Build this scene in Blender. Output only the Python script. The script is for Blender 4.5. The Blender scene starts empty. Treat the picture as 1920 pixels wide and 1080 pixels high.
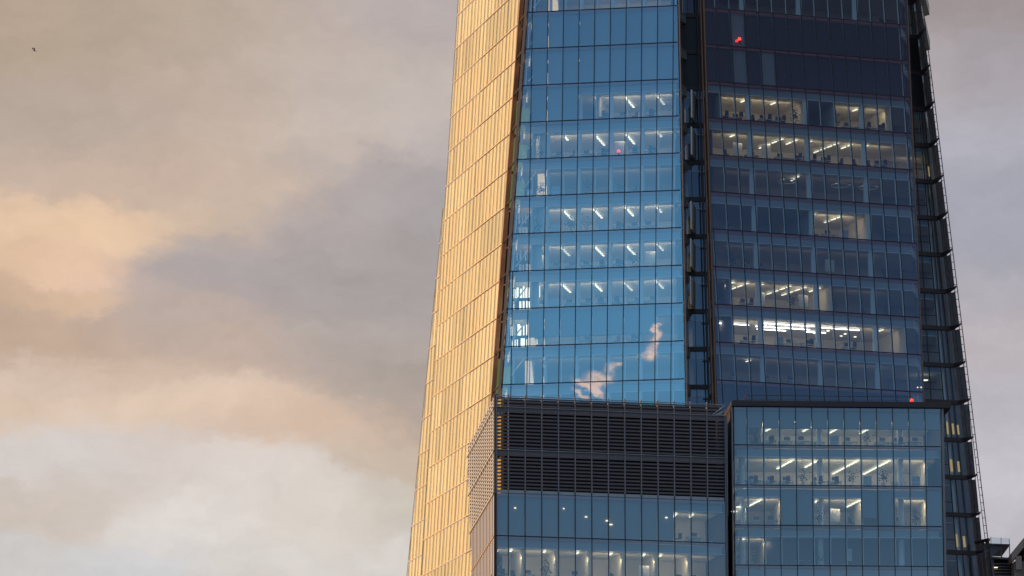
import bpy, bmesh, math, random
from mathutils import Vector
R = math.radians
random.seed(7)
scn = bpy.context.scene
col = scn.collection

# ------------------------------------------------------------------ camera
TH = 0.201393
cam_d = bpy.data.cameras.new('camera'); cam = bpy.data.objects.new('camera', cam_d); col.objects.link(cam)
cam.location = (0, 0, 0); cam.rotation_euler = (math.pi/2 + TH, 0, 0)
cam_d.sensor_width = 36; cam_d.lens = 36*8639.4/1920
cam_d.clip_start = 1; cam_d.clip_end = 60000
scn.camera = cam
scn.view_settings.view_transform = 'Standard'; scn.view_settings.look = 'None'
scn.view_settings.exposure = 0; scn.view_settings.gamma = 1; scn.view_settings.use_curve_mapping = False
scn.cycles.use_denoising = True
scn.cycles.max_bounces = 8; scn.cycles.transparent_max_bounces = 16
scn.cycles.diffuse_bounces = 3; scn.cycles.glossy_bounces = 3
scn.cycles.sample_clamp_indirect = 4
scn.cycles.caustics_reflective = False; scn.cycles.caustics_refractive = False

# ------------------------------------------------------------------ sun
SUN_EL, SUN_AZ = R(7), R(-82)               # azimuth from +y towards +x
sv = Vector((math.sin(SUN_AZ)*math.cos(SUN_EL), math.cos(SUN_AZ)*math.cos(SUN_EL), math.sin(SUN_EL)))
sun_d = bpy.data.lights.new('sun', 'SUN'); sun = bpy.data.objects.new('sun', sun_d); col.objects.link(sun)
sun_d.energy = 5.0; sun_d.angle = R(0.5); sun_d.color = (1, .605, .255)
sun.rotation_euler = sv.to_track_quat('Z', 'Y').to_euler(); sun.location = (-200, 300, 200)

# ------------------------------------------------------------------ world
def lin(c):
    return tuple(((v/255)/12.92 if v/255 <= .04045 else ((v/255+.055)/1.055)**2.4) for v in c)

w = bpy.data.worlds.new("World"); scn.world = w; w.use_nodes = True
nt = w.node_tree; nt.nodes.clear(); N = nt.nodes.new; L = nt.links.new
def math_(op, a, b=None, c=None, clamp=False):
    n = N('ShaderNodeMath'); n.operation = op; n.use_clamp = clamp
    for i, v in enumerate((a, b, c)):
        if v is None: continue
        if isinstance(v, (int, float)): n.inputs[i].default_value = v
        else: L(v, n.inputs[i])
    return n.outputs[0]
def vec_(op, a, b=None, c=None, scale=None):
    n = N('ShaderNodeVectorMath'); n.operation = op
    for i, v in enumerate((a, b, c)):
        if v is None: continue
        if isinstance(v, tuple): n.inputs[i].default_value = v
        else: L(v, n.inputs[i])
    if scale is not None:
        if isinstance(scale, (int, float)): n.inputs['Scale'].default_value = scale
        else: L(scale, n.inputs['Scale'])
    return n.outputs['Value'] if op in ('DOT_PRODUCT', 'LENGTH') else n.outputs[0]
def mixc(f, a, b):
    n = N('ShaderNodeMix'); n.data_type = 'RGBA'
    if isinstance(f, float): n.inputs[0].default_value = f
    else: L(f, n.inputs[0])
    for i, v in ((6, a), (7, b)):
        if isinstance(v, tuple): n.inputs[i].default_value = (*v, 1)
        else: L(v, n.inputs[i])
    return n.outputs[2]
def smooth(v, lo, hi):
    n = N('ShaderNodeMapRange'); n.interpolation_type = 'SMOOTHSTEP'
    L(v, n.inputs['Value']); n.inputs['From Min'].default_value = lo; n.inputs['From Max'].default_value = hi
    return n.outputs[0]
def noise(v, scale, detail=5, rough=.55, colour=False):
    n = N('ShaderNodeTexNoise'); L(v, n.inputs['Vector']); n.inputs['Scale'].default_value = scale
    n.inputs['Detail'].default_value = detail; n.inputs['Roughness'].default_value = rough
    return n.outputs['Color'] if colour else n.outputs['Fac']
geo = N('ShaderNodeTexCoord').outputs['Generated']
dirn = vec_('NORMALIZE', geo)
sep = N('ShaderNodeSeparateXYZ'); L(dirn, sep.inputs[0]); DX, DY, DZ = sep.outputs
az = math_('MULTIPLY', math_('ARCTAN2', DX, DY), 57.29578)
el = math_('MULTIPLY', math_('ARCSINE', DZ), 57.29578)
cb = N('ShaderNodeCombineXYZ'); L(az, cb.inputs[0]); L(el, cb.inputs[1])
P0 = cb.outputs[0]
n1 = vec_('SUBTRACT', noise(vec_('MULTIPLY', P0, (.55, .9, 1)), 1.0, 5, .55, True), (.5, .5, .5))
n2 = vec_('SUBTRACT', noise(vec_('MULTIPLY', P0, (1.0, 1.6, 1)), 2.6, 9, .68, True), (.5, .5, .5))
P = vec_('ADD', vec_('ADD', P0, vec_('SCALE', n1, scale=1.0)), vec_('SCALE', n2, scale=.52))
P = vec_('MULTIPLY', P, (1, 1, 0))
# cloud bank towards the camera's view: azimuth, elevation, half widths (degrees), colour as seen
BANK = [
 (-5.97,14.85,1.72,0.73,(181,162,144),1),(-4.38,14.72,1.06,0.53,(183,167,152),1),(-2.79,14.46,1.19,0.6,(193,177,166),1),
 (-1.33,14.85,0.93,0.4,(183,173,172),1),(-1.99,14.13,0.8,0.4,(193,182,176),1),(-5.57,13.59,0.99,0.4,(183,167,156),1),
 (-4.38,13.79,1.06,0.4,(190,172,158),1),(-3.38,13.53,0.8,0.4,(200,182,168),1),(-2.25,13.59,0.66,0.3,(201,187,178),1),
 (-1.53,13.93,0.66,0.33,(199,188,182),1),(-2.65,13.26,0.4,0.2,(183,173,168),1),(-4.71,12.87,1.72,0.33,(201,179,163),1),
 (-3.18,12.93,0.6,0.33,(203,184,169),1.1),(-3.71,12.47,0.6,0.23,(209,187,166),1),(-1.13,13.33,0.4,0.27,(189,179,176),1),
 (-5.97,12.3,1.72,0.23,(226,195,166),1.3),(-5.44,12.14,0.86,0.23,(236,203,170),1.4),(-5.5,11.74,0.53,0.21,(233,198,172),1.5),
 (-6.23,11.8,0.6,0.2,(222,189,160),1.2),(-5.31,11.34,0.4,0.12,(226,193,164),1),(-6.1,11.34,0.6,0.15,(204,175,150),1.1),
 (-2.65,12.33,0.73,0.33,(176,167,166),1.2),(-1.59,12.8,0.73,0.36,(173,165,166),1.3),(-4.24,12,0.4,0.2,(182,171,166),1),
 (-3.32,11.8,1.19,0.4,(172,163,164),1.2),(-1.72,11.67,1.19,0.6,(168,160,159),1.3),(-0.93,12.27,0.33,0.6,(168,162,163),1),
 (-5.97,10.88,1.13,0.23,(194,169,150),1.2),(-4.18,11.14,0.86,0.33,(188,171,162),1),(-3.38,10.68,0.73,0.3,(194,173,161),1),
 (-2.12,10.88,0.8,0.33,(180,169,163),1),(-1.46,10.21,0.73,0.4,(172,160,152),1.2),(-4.84,10.48,1.06,0.23,(208,185,166),1),
 (-5.84,10.28,0.6,0.2,(216,194,178),1),(-4.38,10.01,1.33,0.27,(225,201,181),1.3),(-2.65,9.81,1.13,0.27,(214,188,168),1.2),
 (-1.59,9.42,0.73,0.19,(202,185,168),1),(-6.23,9.95,0.4,0.2,(214,191,170),1),(-5.57,9.48,0.8,0.3,(214,206,202),1.2),
 (-4.38,9.35,0.8,0.3,(210,199,192),1),(-3.58,9.02,0.93,0.4,(222,213,207),1.3),(-5.84,8.75,0.73,0.33,(206,194,184),1),
 (-4.18,8.56,0.8,0.27,(223,217,212),1.2),(-2.39,8.75,0.8,0.33,(218,209,200),1),(-1.46,8.82,0.4,0.27,(201,192,180),1),
 (-6.1,8.09,0.86,0.27,(205,202,200),1),(-2.39,8.09,1.33,0.27,(216,210,204),1.1),(-4.71,8.02,0.6,0.23,(208,208,210),1),
 (5.77,14.99,1.33,0.53,(156,145,146),1.3),(5.31,14.13,0.53,0.53,(176,170,174),1),(6.23,14.13,0.53,0.6,(168,163,170),1),
 (5.7,13.26,1.06,0.4,(178,177,188),1.1),(5.97,12.33,0.93,0.6,(165,166,178),1.2),(5.77,11.41,0.8,0.33,(176,172,180),1),
 (6.03,10.81,0.8,0.33,(188,181,186),1.1),(6.1,10.01,0.8,0.4,(184,181,189),1),(6.23,9.15,0.8,0.46,(197,194,202),1.2),
 (5.97,8.22,0.8,0.4,(184,182,190),1)]
csum = None; wsum = None
for a, e, ra, re, c, s in BANK:
    d = vec_('MULTIPLY_ADD', P, (1/ra, 1/re, 0), (-a/ra, -e/re, 0))
    wt = math_('MULTIPLY', math_('EXPONENT', math_('MULTIPLY', vec_('DOT_PRODUCT', d, d), -1.0)), float(s))
    cc = vec_('SCALE', lin(c), scale=wt)
    csum = cc if csum is None else vec_('ADD', csum, cc)
    wsum = wt if wsum is None else math_('ADD', wsum, wt)
csum = vec_('ADD', csum, tuple(.03*v for v in lin((186, 174, 168)))); wsum = math_('ADD', wsum, .03)
bank = vec_('SCALE', csum, scale=math_('DIVIDE', 1.0, wsum))
tex = math_('ADD', math_('MULTIPLY', noise(vec_('MULTIPLY', P, (.8, 1.5, 1)), 1.6, 9, .64), .30), .85)
bank = vec_('SCALE', bank, scale=tex)
# the open evening sky behind the camera
def ramp(v, stops, lo, hi):
    m = math_('DIVIDE', math_('SUBTRACT', v, lo), hi-lo, clamp=True)
    r = N('ShaderNodeValToRGB'); r.color_ramp.interpolation = 'EASE'; L(m, r.inputs[0]); e = r.color_ramp.elements
    while len(e) < len(stops): e.new(.5)
    for i, (p, c) in enumerate(stops): e[i].position = (p-lo)/(hi-lo)
    for i, (p, c) in enumerate(stops): e[i].color = (*c, 1)
    return r.outputs[0]
blue = ramp(el, [(0,(.55,.7,.85)),(10,(.34,.72,1.05)),(16.5,(.22,.64,1.06)),(21.5,(.125,.32,.60)),(40,(.38,.52,.75)),(90,(.4,.5,.7))], 0, 90)
slate = ramp(el, [(0,(.75,.80,.85)),(5,(.40,.48,.56)),(9,(.125,.25,.40)),(16.5,(.080,.155,.30)),(19,(.050,.090,.185)),(21.5,(.034,.040,.078)),(25,(.04,.04,.07)),(42,(.40,.46,.56)),(90,(.45,.5,.6))], 0, 90)
back = mixc(smooth(DX, -.22, .08), blue, slate)
bn = math_('ADD', math_('MULTIPLY', noise(dirn, 9, 4, .5), .5), .75)
back = vec_('SCALE', back, scale=bn)
# two small sunlit cloud wisps in that blue sky
q = N('ShaderNodeCombineXYZ')
L(math_('DIVIDE', math_('SUBTRACT', math_('DIVIDE', DX, DY), .3548), 1.37e-4*100), q.inputs[0])
L(math_('DIVIDE', math_('ADD', math_('DIVIDE', DZ, DY), .3204), 1.08e-4*100), q.inputs[1])
Q = q.outputs[0]
qn = vec_('SUBTRACT', noise(Q, 2.2, 6, .62, True), (.5, .5, .5))
Qw = vec_('ADD', Q, vec_('SCALE', qn, scale=.55))
wisps = None
# offsets in hundredths: across (negative = right in the mirror), down
for (ox, oy, rx, ry, rot) in [(.22,.22,.42,.085,-.62),(.0,.02,.26,.13,-.5),(-.22,-.14,.16,.10,-.9),(-.38,-.22,.09,.07,0),(.03,.18,.2,.1,-.3),(.36,.36,.30,.06,-.62),(.12,.30,.22,.05,-.7),
                              (-.98,-.58,.13,.20,.1),(-1.06,-.85,.07,.18,.2),(-.88,-.40,.13,.16,0),(-1.05,-1.08,.06,.12,.2),(-.97,-.98,.05,.08,.5)]:
    d = vec_('ADD', Qw, (-ox, -oy, 0))
    d = vec_('ADD', d, (0, 0, 0))
    vr = N('ShaderNodeVectorRotate'); vr.rotation_type = 'Z_AXIS'; L(d, vr.inputs['Vector']); vr.inputs['Angle'].default_value = -rot
    d = vec_('MULTIPLY', vr.outputs[0], (1/rx, 1/ry, 0))
    g = math_('EXPONENT', math_('MULTIPLY', vec_('DOT_PRODUCT', d, d), -1.0))
    wisps = g if wisps is None else math_('ADD', wisps, g)
wn = noise(Q, 5, 6, .65)
wf = smooth(math_('MULTIPLY', wisps, math_('ADD', math_('MULTIPLY', wn, 1.9), -.12)), .16, 1.15)
wf = math_('MULTIPLY', wf, math_('LESS_THAN', DY, -.3))
back = mixc(math_('MULTIPLY', wf, .93), back, (2.35, 1.62, 1.32))
sky = N('ShaderNodeTexSky'); sky.sky_type = 'NISHITA'; sky.sun_disc = False
sky.sun_elevation = SUN_EL; sky.sun_rotation = SUN_AZ
upper = vec_('SCALE', sky.outputs[0], scale=.15)
both = mixc(smooth(DY, -.3, .1), back, bank)
full = vec_('ADD', mixc(smooth(el, 45, 80), both, (.40,.44,.52)), vec_('SCALE', upper, scale=smooth(el, 35, 70)))
bg = N('ShaderNodeBackground'); L(full, bg.inputs[0]); bg.inputs[1].default_value = 1.0
out = N('ShaderNodeOutputWorld'); L(bg.outputs[0], out.inputs[0])
w.cycles.sampling_method = 'MANUAL'; w.cycles.sample_map_resolution = 512

# ------------------------------------------------------------------ materials
M = {}
def mat(name, colour, rough=.6, metal=0, emit=None, strength=0, var=0, vscale=3, spec=.5):
    m = bpy.data.materials.new(name); m.use_nodes = True; t = m.node_tree; b = t.nodes['Principled BSDF']
    b.inputs['Base Color'].default_value = (*colour, 1); b.inputs['Roughness'].default_value = rough
    b.inputs['Metallic'].default_value = metal; b.inputs['Specular IOR Level'].default_value = spec
    if emit: b.inputs['Emission Color'].default_value = (*emit, 1); b.inputs['Emission Strength'].default_value = strength
    if var:
        tc = t.nodes.new('ShaderNodeTexCoord'); n = t.nodes.new('ShaderNodeTexNoise'); n.inputs['Scale'].default_value = vscale
        n.inputs['Detail'].default_value = 5
        mr = t.nodes.new('ShaderNodeMapRange'); mr.inputs['To Min'].default_value = 1-var; mr.inputs['To Max'].default_value = 1+var
        vm = t.nodes.new('ShaderNodeVectorMath'); vm.operation = 'SCALE'; vm.inputs[0].default_value = colour
        t.links.new(tc.outputs['Object'], n.inputs['Vector']); t.links.new(n.outputs['Fac'], mr.inputs['Value'])
        t.links.new(mr.outputs[0], vm.inputs['Scale']); t.links.new(vm.outputs[0], b.inputs['Base Color'])
    M[name] = m; return m
def glass(name, r0, tint, gtint=(.88,.95,1), rough=0.0):
    m = bpy.data.materials.new(name); m.use_nodes = True; t = m.node_tree; t.nodes.clear(); n = t.nodes.new
    lw = n('ShaderNodeLayerWeight'); lw.inputs['Blend'].default_value = .5
    p = n('ShaderNodeMath'); p.operation = 'POWER'; p.inputs[1].default_value = 5; t.links.new(lw.outputs['Facing'], p.inputs[0])
    ma = n('ShaderNodeMath'); ma.operation = 'MULTIPLY_ADD'; ma.inputs[1].default_value = 1-r0; ma.inputs[2].default_value = r0; t.links.new(p.outputs[0], ma.inputs[0])
    tr = n('ShaderNodeBsdfTransparent'); tr.inputs[0].default_value = (*tint, 1)
    gl = n('ShaderNodeBsdfGlossy'); gl.inputs['Roughness'].default_value = rough; gl.inputs['Color'].default_value = (*gtint, 1)
    mx = n('ShaderNodeMixShader'); t.links.new(ma.outputs[0], mx.inputs[0]); t.links.new(tr.outputs[0], mx.inputs[1]); t.links.new(gl.outputs[0], mx.inputs[2])
    o = n('ShaderNodeOutputMaterial'); t.links.new(mx.outputs[0], o.inputs[0]); M[name] = m; return m
glass('glass_flank', .05, (.96,.96,.94))
glass('glass', .31, (.86,.95,.97))
glass('glass_clear', .10, (.75,.85,.88))
mat('joint', (.02,.018,.022), .5)
mat('inner_frame', (.78,.84,.86), .4)
mat('red_fin', (.55,.12,.12), .5, var=.2)
mat('bronze', (.34,.17,.10), .35, .5, var=.25)
mat('dark_band', (.045,.028,.027), .5, var=.2)
mat('bulkhead', (.40,.45,.50), .6)
mat('ceiling', (.72,.70,.65), .8)
mat('inner_wall', (.62,.58,.52), .8, var=.06, vscale=.6)
def screen(name, colour):
    m = mat(name, colour, .5, var=.45, vscale=2.5); t = m.node_tree; b = t.nodes['Principled BSDF']
    tl = t.nodes.new('ShaderNodeBsdfTranslucent'); tl.inputs[0].default_value = (*colour, 1)
    src = b.inputs['Base Color'].links[0].from_socket; t.links.new(src, tl.inputs[0])
    mx = t.nodes.new('ShaderNodeMixShader'); mx.inputs[0].default_value = .55
    t.links.new(b.outputs[0], mx.inputs[1]); t.links.new(tl.outputs[0], mx.inputs[2])
    t.links.new(mx.outputs[0], t.nodes['Material Output'].inputs[0])
mat('dark_room_sheet', (.035,.04,.07), .8)
mat('recess_wall', (.20,.19,.20), .8, var=.4, vscale=.8)
mat('glow_amber', (.4,.3,.1), .5, emit=(1,.66,.25), strength=.42)
mat('dark_wall', (.10,.10,.12), .8, var=.2)
mat('carpet', (.34,.33,.31), .9)
mat('column', (.88,.89,.88), .6)
mat('blind_blue', (.24,.27,.30), .8, var=.08, vscale=2)
mat('blind_mid', (.19,.21,.24), .8, var=.08, vscale=2)
mat('blind_pale', (.31,.34,.36), .8, var=.08, vscale=2)
mat('blind_grey', (.26,.27,.28), .8, var=.05, vscale=2)
mat('black_panel', (.010,.009,.010), .4, var=.2)
mat('plant_panel', (.020,.017,.024), .6, var=.15)
BL = [(.86,.73,.38),(.79,.67,.34),(.93,.81,.46),(.70,.60,.31),(.90,.73,.37)]
for i, c in enumerate(BL): mat('sun_blind_%d' % i, c, .85, var=.07, vscale=1.2)
mat('pale_joint', (.36,.22,.13), .5)
mat('slat_steel', (.19,.145,.145), .5, 0, var=.15, vscale=2)
mat('post_steel', (.27,.23,.23), .45, 0, var=.15)
mat('light_steel', (.42,.42,.43), .45, 0, var=.15)
mat('glow_ochre', (.36,.25,.08), .7)
screen('screen_glass', (.30,.28,.29))
mat('roof_cap', (.05,.032,.030), .5, var=.2)
mat('gallery', (.10,.16,.07), .6)
mat('lattice_steel', (.52,.52,.56), .5)
mat('grey_clad', (.44,.50,.66), .55, var=.08)
mat('lum', (.8,.8,.8), .5, emit=(1,.90,.68), strength=1.5)
mat('lum_cool', (.8,.8,.8), .5, emit=(1,.93,.90), strength=6)
mat('lum_dim', (.8,.8,.8), .5, emit=(1,.86,.60), strength=.8)
mat('lum_soft', (.8,.8,.8), .5, emit=(1,.95,.70), strength=1.35)
mat('glow_green', (.3,.5,.2), .5, emit=(.45,.62,.18), strength=.16)
mat('spot', (.8,.8,.8), .5, emit=(1,.82,.5), strength=1.8)
mat('red_lamp', (.6,.02,.02), .4, emit=(1,.03,.02), strength=4)
mat('lamp_body', (.05,.05,.06), .5)
mat('desk_white', (.65,.66,.66), .4)
mat('desk_leg', (.35,.36,.37), .4, .6)
mat('screen_dark', (.03,.035,.05), .3)
mat('chair_dark', (.04,.045,.06), .7)
mat('leaf', (.05,.09,.04), .7, var=.4, vscale=8)
mat('pot', (.5,.5,.48), .6)
mat('paper', (.75,.76,.74), .7)
mat('stone', (.52,.40,.33), .85, var=.25, vscale=2)
mat('asphalt', (.05,.05,.052), .9, var=.3, vscale=.05)
mat('feather', (.22,.14,.11), .8)
mat('terrace_dark', (.20,.20,.25), .6, var=.2)
mat('box_plain', (.12,.14,.17), .5)

# ------------------------------------------------------------------ mesh helpers
class MB:
    def __init__(s): s.v = []; s.f = []; s.m = []; s.names = []
    def mi(s, n):
        if n not in s.names: s.names.append(n)
        return s.names.index(n)
    def quad(s, pts, m):
        b = len(s.v); s.v += [tuple(p) for p in pts]; s.f.append(tuple(range(b, b+len(pts)))); s.m.append(s.mi(m))
    def hexa(s, p, m):                      # 8 points: 4 bottom, 4 top
        b = len(s.v); s.v += [tuple(q) for q in p]
        for f in ((0,3,2,1),(4,5,6,7),(0,1,5,4),(1,2,6,5),(2,3,7,6),(3,0,4,7)):
            s.f.append(tuple(b+i for i in f)); s.m.append(s.mi(m))
    def box(s, x0, x1, y0, y1, z0, z1, m):
        s.hexa([(x0,y0,z0),(x1,y0,z0),(x1,y1,z0),(x0,y1,z0),(x0,y0,z1),(x1,y0,z1),(x1,y1,z1),(x0,y1,z1)], m)
    def bar(s, a, b, r, m, n=6):
        a = Vector(a); b = Vector(b); d = (b-a).normalized()
        u = d.orthogonal().normalized(); v = d.cross(u); base = len(s.v)
        for p in (a, b):
            for i in range(n):
                t = 2*math.pi*i/n; s.v.append(tuple(p + (u*math.cos(t)+v*math.sin(t))*r))
        for i in range(n):
            j = (i+1) % n; s.f.append((base+i, base+j, base+n+j, base+n+i)); s.m.append(s.mi(m))
        s.f.append(tuple(base+i for i in reversed(range(n)))); s.m.append(s.mi(m))
        s.f.append(tuple(base+n+i for i in range(n))); s.m.append(s.mi(m))
    def lathe(s, c, prof, m, n=14):
        base = len(s.v)
        for (r, z) in prof:
            for i in range(n):
                t = 2*math.pi*i/n; s.v.append((c[0]+r*math.cos(t), c[1]+r*math.sin(t), c[2]+z))
        for k in range(len(prof)-1):
            for i in range(n):
                j = (i+1) % n; s.f.append((base+k*n+i, base+k*n+j, base+(k+1)*n+j, base+(k+1)*n+i)); s.m.append(s.mi(m))
        s.f.append(tuple(base+i for i in reversed(range(n)))); s.m.append(s.mi(m))
        s.f.append(tuple(base+(len(prof)-1)*n+i for i in range(n))); s.m.append(s.mi(m))
    def build(s, name, parent=None, loc=None):
        me = bpy.data.meshes.new(name)
        vs = s.v
        if loc is not None: vs = [(a-loc[0], b-loc[1], c-loc[2]) for a, b, c in s.v]
        me.from_pydata(vs, [], s.f); me.update()
        for n in s.names: me.materials.append(M[n])
        me.polygons.foreach_set('material_index', s.m)
        o = bpy.data.objects.new(name, me); col.objects.link(o)
        if loc is not None: o.location = loc
        if parent: o.parent = parent
        return o
def tag(o, label=None, cat=None, group=None, kind=None):
    if label: o['label'] = label
    if cat: o['category'] = cat
    if group: o['group'] = group
    if kind: o['kind'] = kind
    return o
def empty(name, loc=(0,0,0)):
    o = bpy.data.objects.new(name, None); col.objects.link(o); o.location = loc; o.empty_display_size = .2; return o

class Face:
    """a facade plane  y = a + b x + c z ; depth is measured inwards"""
    def __init__(s, a, b, c):
        s.a, s.b, s.c = a, b, c; k = math.hypot(1, b); s.n = (-b/k, 1/k)
    def p(s, x, z, d=0.0):
        return (x + d*s.n[0], s.a + s.b*x + s.c*z + d*s.n[1], z)
def slab(mb, F, xa, xb, z0, z1, d0, d1, m):
    """box between x functions xa(z)/xb(z), heights z0..z1, depths d0..d1"""
    mb.hexa([F.p(xa(z0),z0,d0),F.p(xb(z0),z0,d0),F.p(xb(z0),z0,d1),F.p(xa(z0),z0,d1),
             F.p(xa(z1),z1,d0),F.p(xb(z1),z1,d0),F.p(xb(z1),z1,d1),F.p(xa(z1),z1,d1)], m)
def pane(mb, F, xa, xb, z0, z1, d, m):
    mb.quad([F.p(xa(z0),z0,d),F.p(xb(z0),z0,d),F.p(xb(z1),z1,d),F.p(xa(z1),z1,d)], m)
def line(x0, l, zr): return lambda z: x0 + l*(z-zr)
def off(f, d): return lambda z: f(z)+d

ORD = ['lowest','second','third','fourth','fifth','sixth','seventh','eighth','ninth','tenth','eleventh','twelfth','thirteenth','fourteenth','fifteenth','sixteenth']
NTH = ['first'] + ORD[1:]

# ------------------------------------------------------------------ ground
g = MB(); g.quad([(-9000,-9000,-1.7),(9000,-9000,-1.7),(9000,16000,-1.7),(-9000,16000,-1.7)], 'asphalt')
tag(g.build('ground'), 'wide dark paved ground round the tower', kind='structure')

# ================================================================== TOWER
Z0, SH = 80.716, 3.8
lv = lambda k: Z0 + SH*k
A  = Face(415.835, -3.58873, .294085)
A2 = Face(424.835, -3.58873, .294085)
B  = Face(437.729, -.179746, .057178)
D  = Face(427.569, .330429, .070708)
S1 = Face(439.0, 0.0, .0500)
D4 = Face(431.569, .330429, .070708)
KTOP, KBOT = 20, -8
B_l = line(-.937, .0666, 80.716); B_r = line(16.671, -.009683, 88.25)
D_l = line(19.81, -.01863, 80.7); D_r = line(40.458, -.01796, 80.7)
A_r = line(-1.895, .0696, 80.717); A_l = line(-8.40, .0575, 82.0)
A2_r = line(-6.6, .0575, 82.0); A2_l = line(-9.85, .0945, 81.8)
def Bj(k): return line(1.567 + 1.551*k, .0153, 88.45)
def Dj(k): return line(24.37 + 1.4437*(k-3), -.0415, 88.45)

tower = empty('glass_tower', (15, 455, -1.7))
tag(tower, 'huge tapering glass skyscraper, gold sunlit flank left, blue and dark fronts', 'skyscraper')
PINV = Vector((15, 455, -1.7))
def part(mb, name, parent=None, kind=None, label=None):
    o = mb.build(name, None, tuple(PINV)); o.parent = parent or tower
    if parent is None: o.location = (0, 0, 0)
    else: o.location = (0, 0, 0)
    return tag(o, label, kind=kind)

def bays(joint, L_, R_, z0, z1, n=20, k0=-4):
    """cut the mullion grid by the slanting facade edges; yields (bay index, xa, xb)"""
    zm = (z0+z1)/2; out = []
    for k in range(k0, n):
        a, b = joint(k), joint(k+1)
        if b(zm) <= L_(zm)+.22: continue
        if a(zm) >= R_(zm)-.22: break
        xa = a if a(zm) > L_(zm)+.22 else L_
        xb = b if b(zm) < R_(zm)-.22 else R_
        out.append((k, xa, xb))
    return out

RP = random.Random(11)
STUFF = MB()      # every window past the hundred largest: one part
wins = 0
def window(F, xa, xb, z0, z1, blind=None, iw=.10, blind_m='blind_blue', parent=tower, single=True, inner=True, top='red_fin', hdr=.98, gl='glass', jm='joint', jw=.035):
    """one facade window: pane, outer joints, fin, inner frame and (if down) its blind; blind = fraction of height covered"""
    mp = MB() if single else STUFF; mf = MB() if single else STUFF; mbld = MB() if single else STUFF
    e_ = [RP.uniform(-.0004, .0004) for _ in range(3)]
    mp.quad([F.p(xa(z0),z0,e_[0]),F.p(xb(z0),z0,e_[1]),F.p(xb(z1),z1,e_[2]),F.p(xa(z1),z1,e_[0]+e_[2]-e_[1])], gl)
    slab(mf, F, off(xa, -jw), off(xa, jw), z0, z1, -.05, .06, jm)
    slab(mf, F, off(xa, jw+.002), off(xb, -jw-.002), z0-.045, z0+.045, -.045, .08, jm)
    if top: slab(mf, F, off(xa, jw+.002), off(xb, -jw-.002), z1-.27, z1-.07, .09, .22, top)
    if inner:
        zt = z1-hdr
        slab(mf, F, off(xa, .09), off(xa, .09+iw), z0+.12, zt, .55, .63, 'inner_frame')
        slab(mf, F, off(xa, .092+iw), off(xb, -.002), z0+.08, z0+.16, .55, .64, 'inner_frame')
        slab(mf, F, off(xa, .092+iw), off(xb, -.002), zt-.06, zt, .545, .64, 'inner_frame')
    if blind:
        zb = z1-.32 - (z1-.32-z0-.05)*blind
        slab(mbld, F, off(xa, .05), off(xb, -.05), zb, z1-.32, .30, .34, blind_m)
        if blind < .95: slab(mbld, F, off(xa, .05), off(xb, -.05), zb-.05, zb-.002, .29, .35, 'joint')
    if single:
        base = PINV if parent is tower else Vector(parent.location)
        o = mp.build('window', None, tuple(base)); o.parent = parent; o.location = (0,0,0)
        f = mf.build('frame', None, tuple(base)); f.parent = o; f.location = (0,0,0)
        if mbld.v:
            b_ = mbld.build('blind', None, tuple(base)); b_.parent = o; b_.location = (0,0,0)
        return o

# ---- rows; key = row below level k (k = 11 is the storey cut by the top of the picture)
B_closed = {9: range(-4, 20), 8: range(-4, 20), 7: [-1, 0, 1, 2]}
count = 0
for k in range(KTOP-1, -4, -1):          # window row between lv(k) and lv(k+1)
    z0, z1 = lv(k), lv(k+1)
    row = bays(Bj, B_l, B_r, z0, z1)
    for i, (j, xa, xb) in enumerate(row):
        bl = None
        if k in (9, 8) and j >= 0: bl = 1.0
        if k == 7 and j in (0, 1, 2): bl = 1.0
        if k == 1 and j >= 0 and j < 7: bl = .74
        if k == 1 and j in (7,): bl = .74
        single = (0 <= k <= 9) and count < 100 and (xb(z0)-xa(z0)) > .6
        if single: count += 1
        window(B, xa, xb, z0, z1, bl, blind_m=['blind_blue','blind_mid','blind_pale'][(j*7+k*3+j*j)%3], single=single)
    row = bays(Dj, D_l, D_r, z0, z1)
    for i, (j, xa, xb) in enumerate(row):
        bl = None; bm = 'blind_grey'
        if k in (8, 9):
            bl = 1.0; bm = 'plant_panel'
            if (k, i) in ((9, 2), (8, 2), (8, 4)): bm = 'blind_grey'
        if k == -1: bl = .86; bm = 'plant_panel'
        if k in (8, 9, -1) and xb is D_r: bl = None
        window(D, xa, xb, z0, z1, bl, iw=.17, blind_m=bm, single=False, jw=.03)
# ---- the sunlit flank: pale blinds drawn behind every narrow pane
rb = random.Random(3)
def flank(F, L_, R_, k, step, lean, jm='flank_joint'):
    z0, z1 = lv(k), lv(k+1); zm = (z0+z1)/2
    n0 = math.floor((L_(zm) - (-1.9+lean*(zm-80.7)))/step)
    j = n0; tone = rb.choice([0, 2, 4]); run = 0
    while True:
        a = line(-1.9+step*j, lean, 80.7); b = line(-1.9+step*(j+1), lean, 80.7); j += 1
        if b(zm) <= L_(zm)+.04: continue
        if a(zm) >= R_(zm)-.04: break
        xa = a if a(zm) > L_(zm)+.04 else L_; xb = b if b(zm) < R_(zm)-.04 else R_
        run -= 1
        if run <= 0: run = rb.randint(2, 7); tone = rb.choices([0,1,2,3,4], [4,2,3,1.3,2.5])[0]
        t = tone if rb.random() > .1 else rb.randrange(5)
        pane(STUFF, F, xa, xb, z0, z1, 0, 'glass_flank')
        dd = .09 + rb.uniform(-.02, .02)
        slab(STUFF, F, off(xa, .003), off(xb, -.003), z0+.09, z1-.12, dd, dd+.03, 'sun_blind_%d' % t)
        slab(STUFF, F, off(xa, -.016), off(xa, .016), z0, z1, -.008, .02, jm)
    slab(STUFF, F, L_, R_, z0-.045, z0+.045, -.02, .06, 'flank_line')
mat('flank_joint', (.17,.14,.07), .5)
mat('flank_line', (.74,.50,.27), .5)
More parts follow.
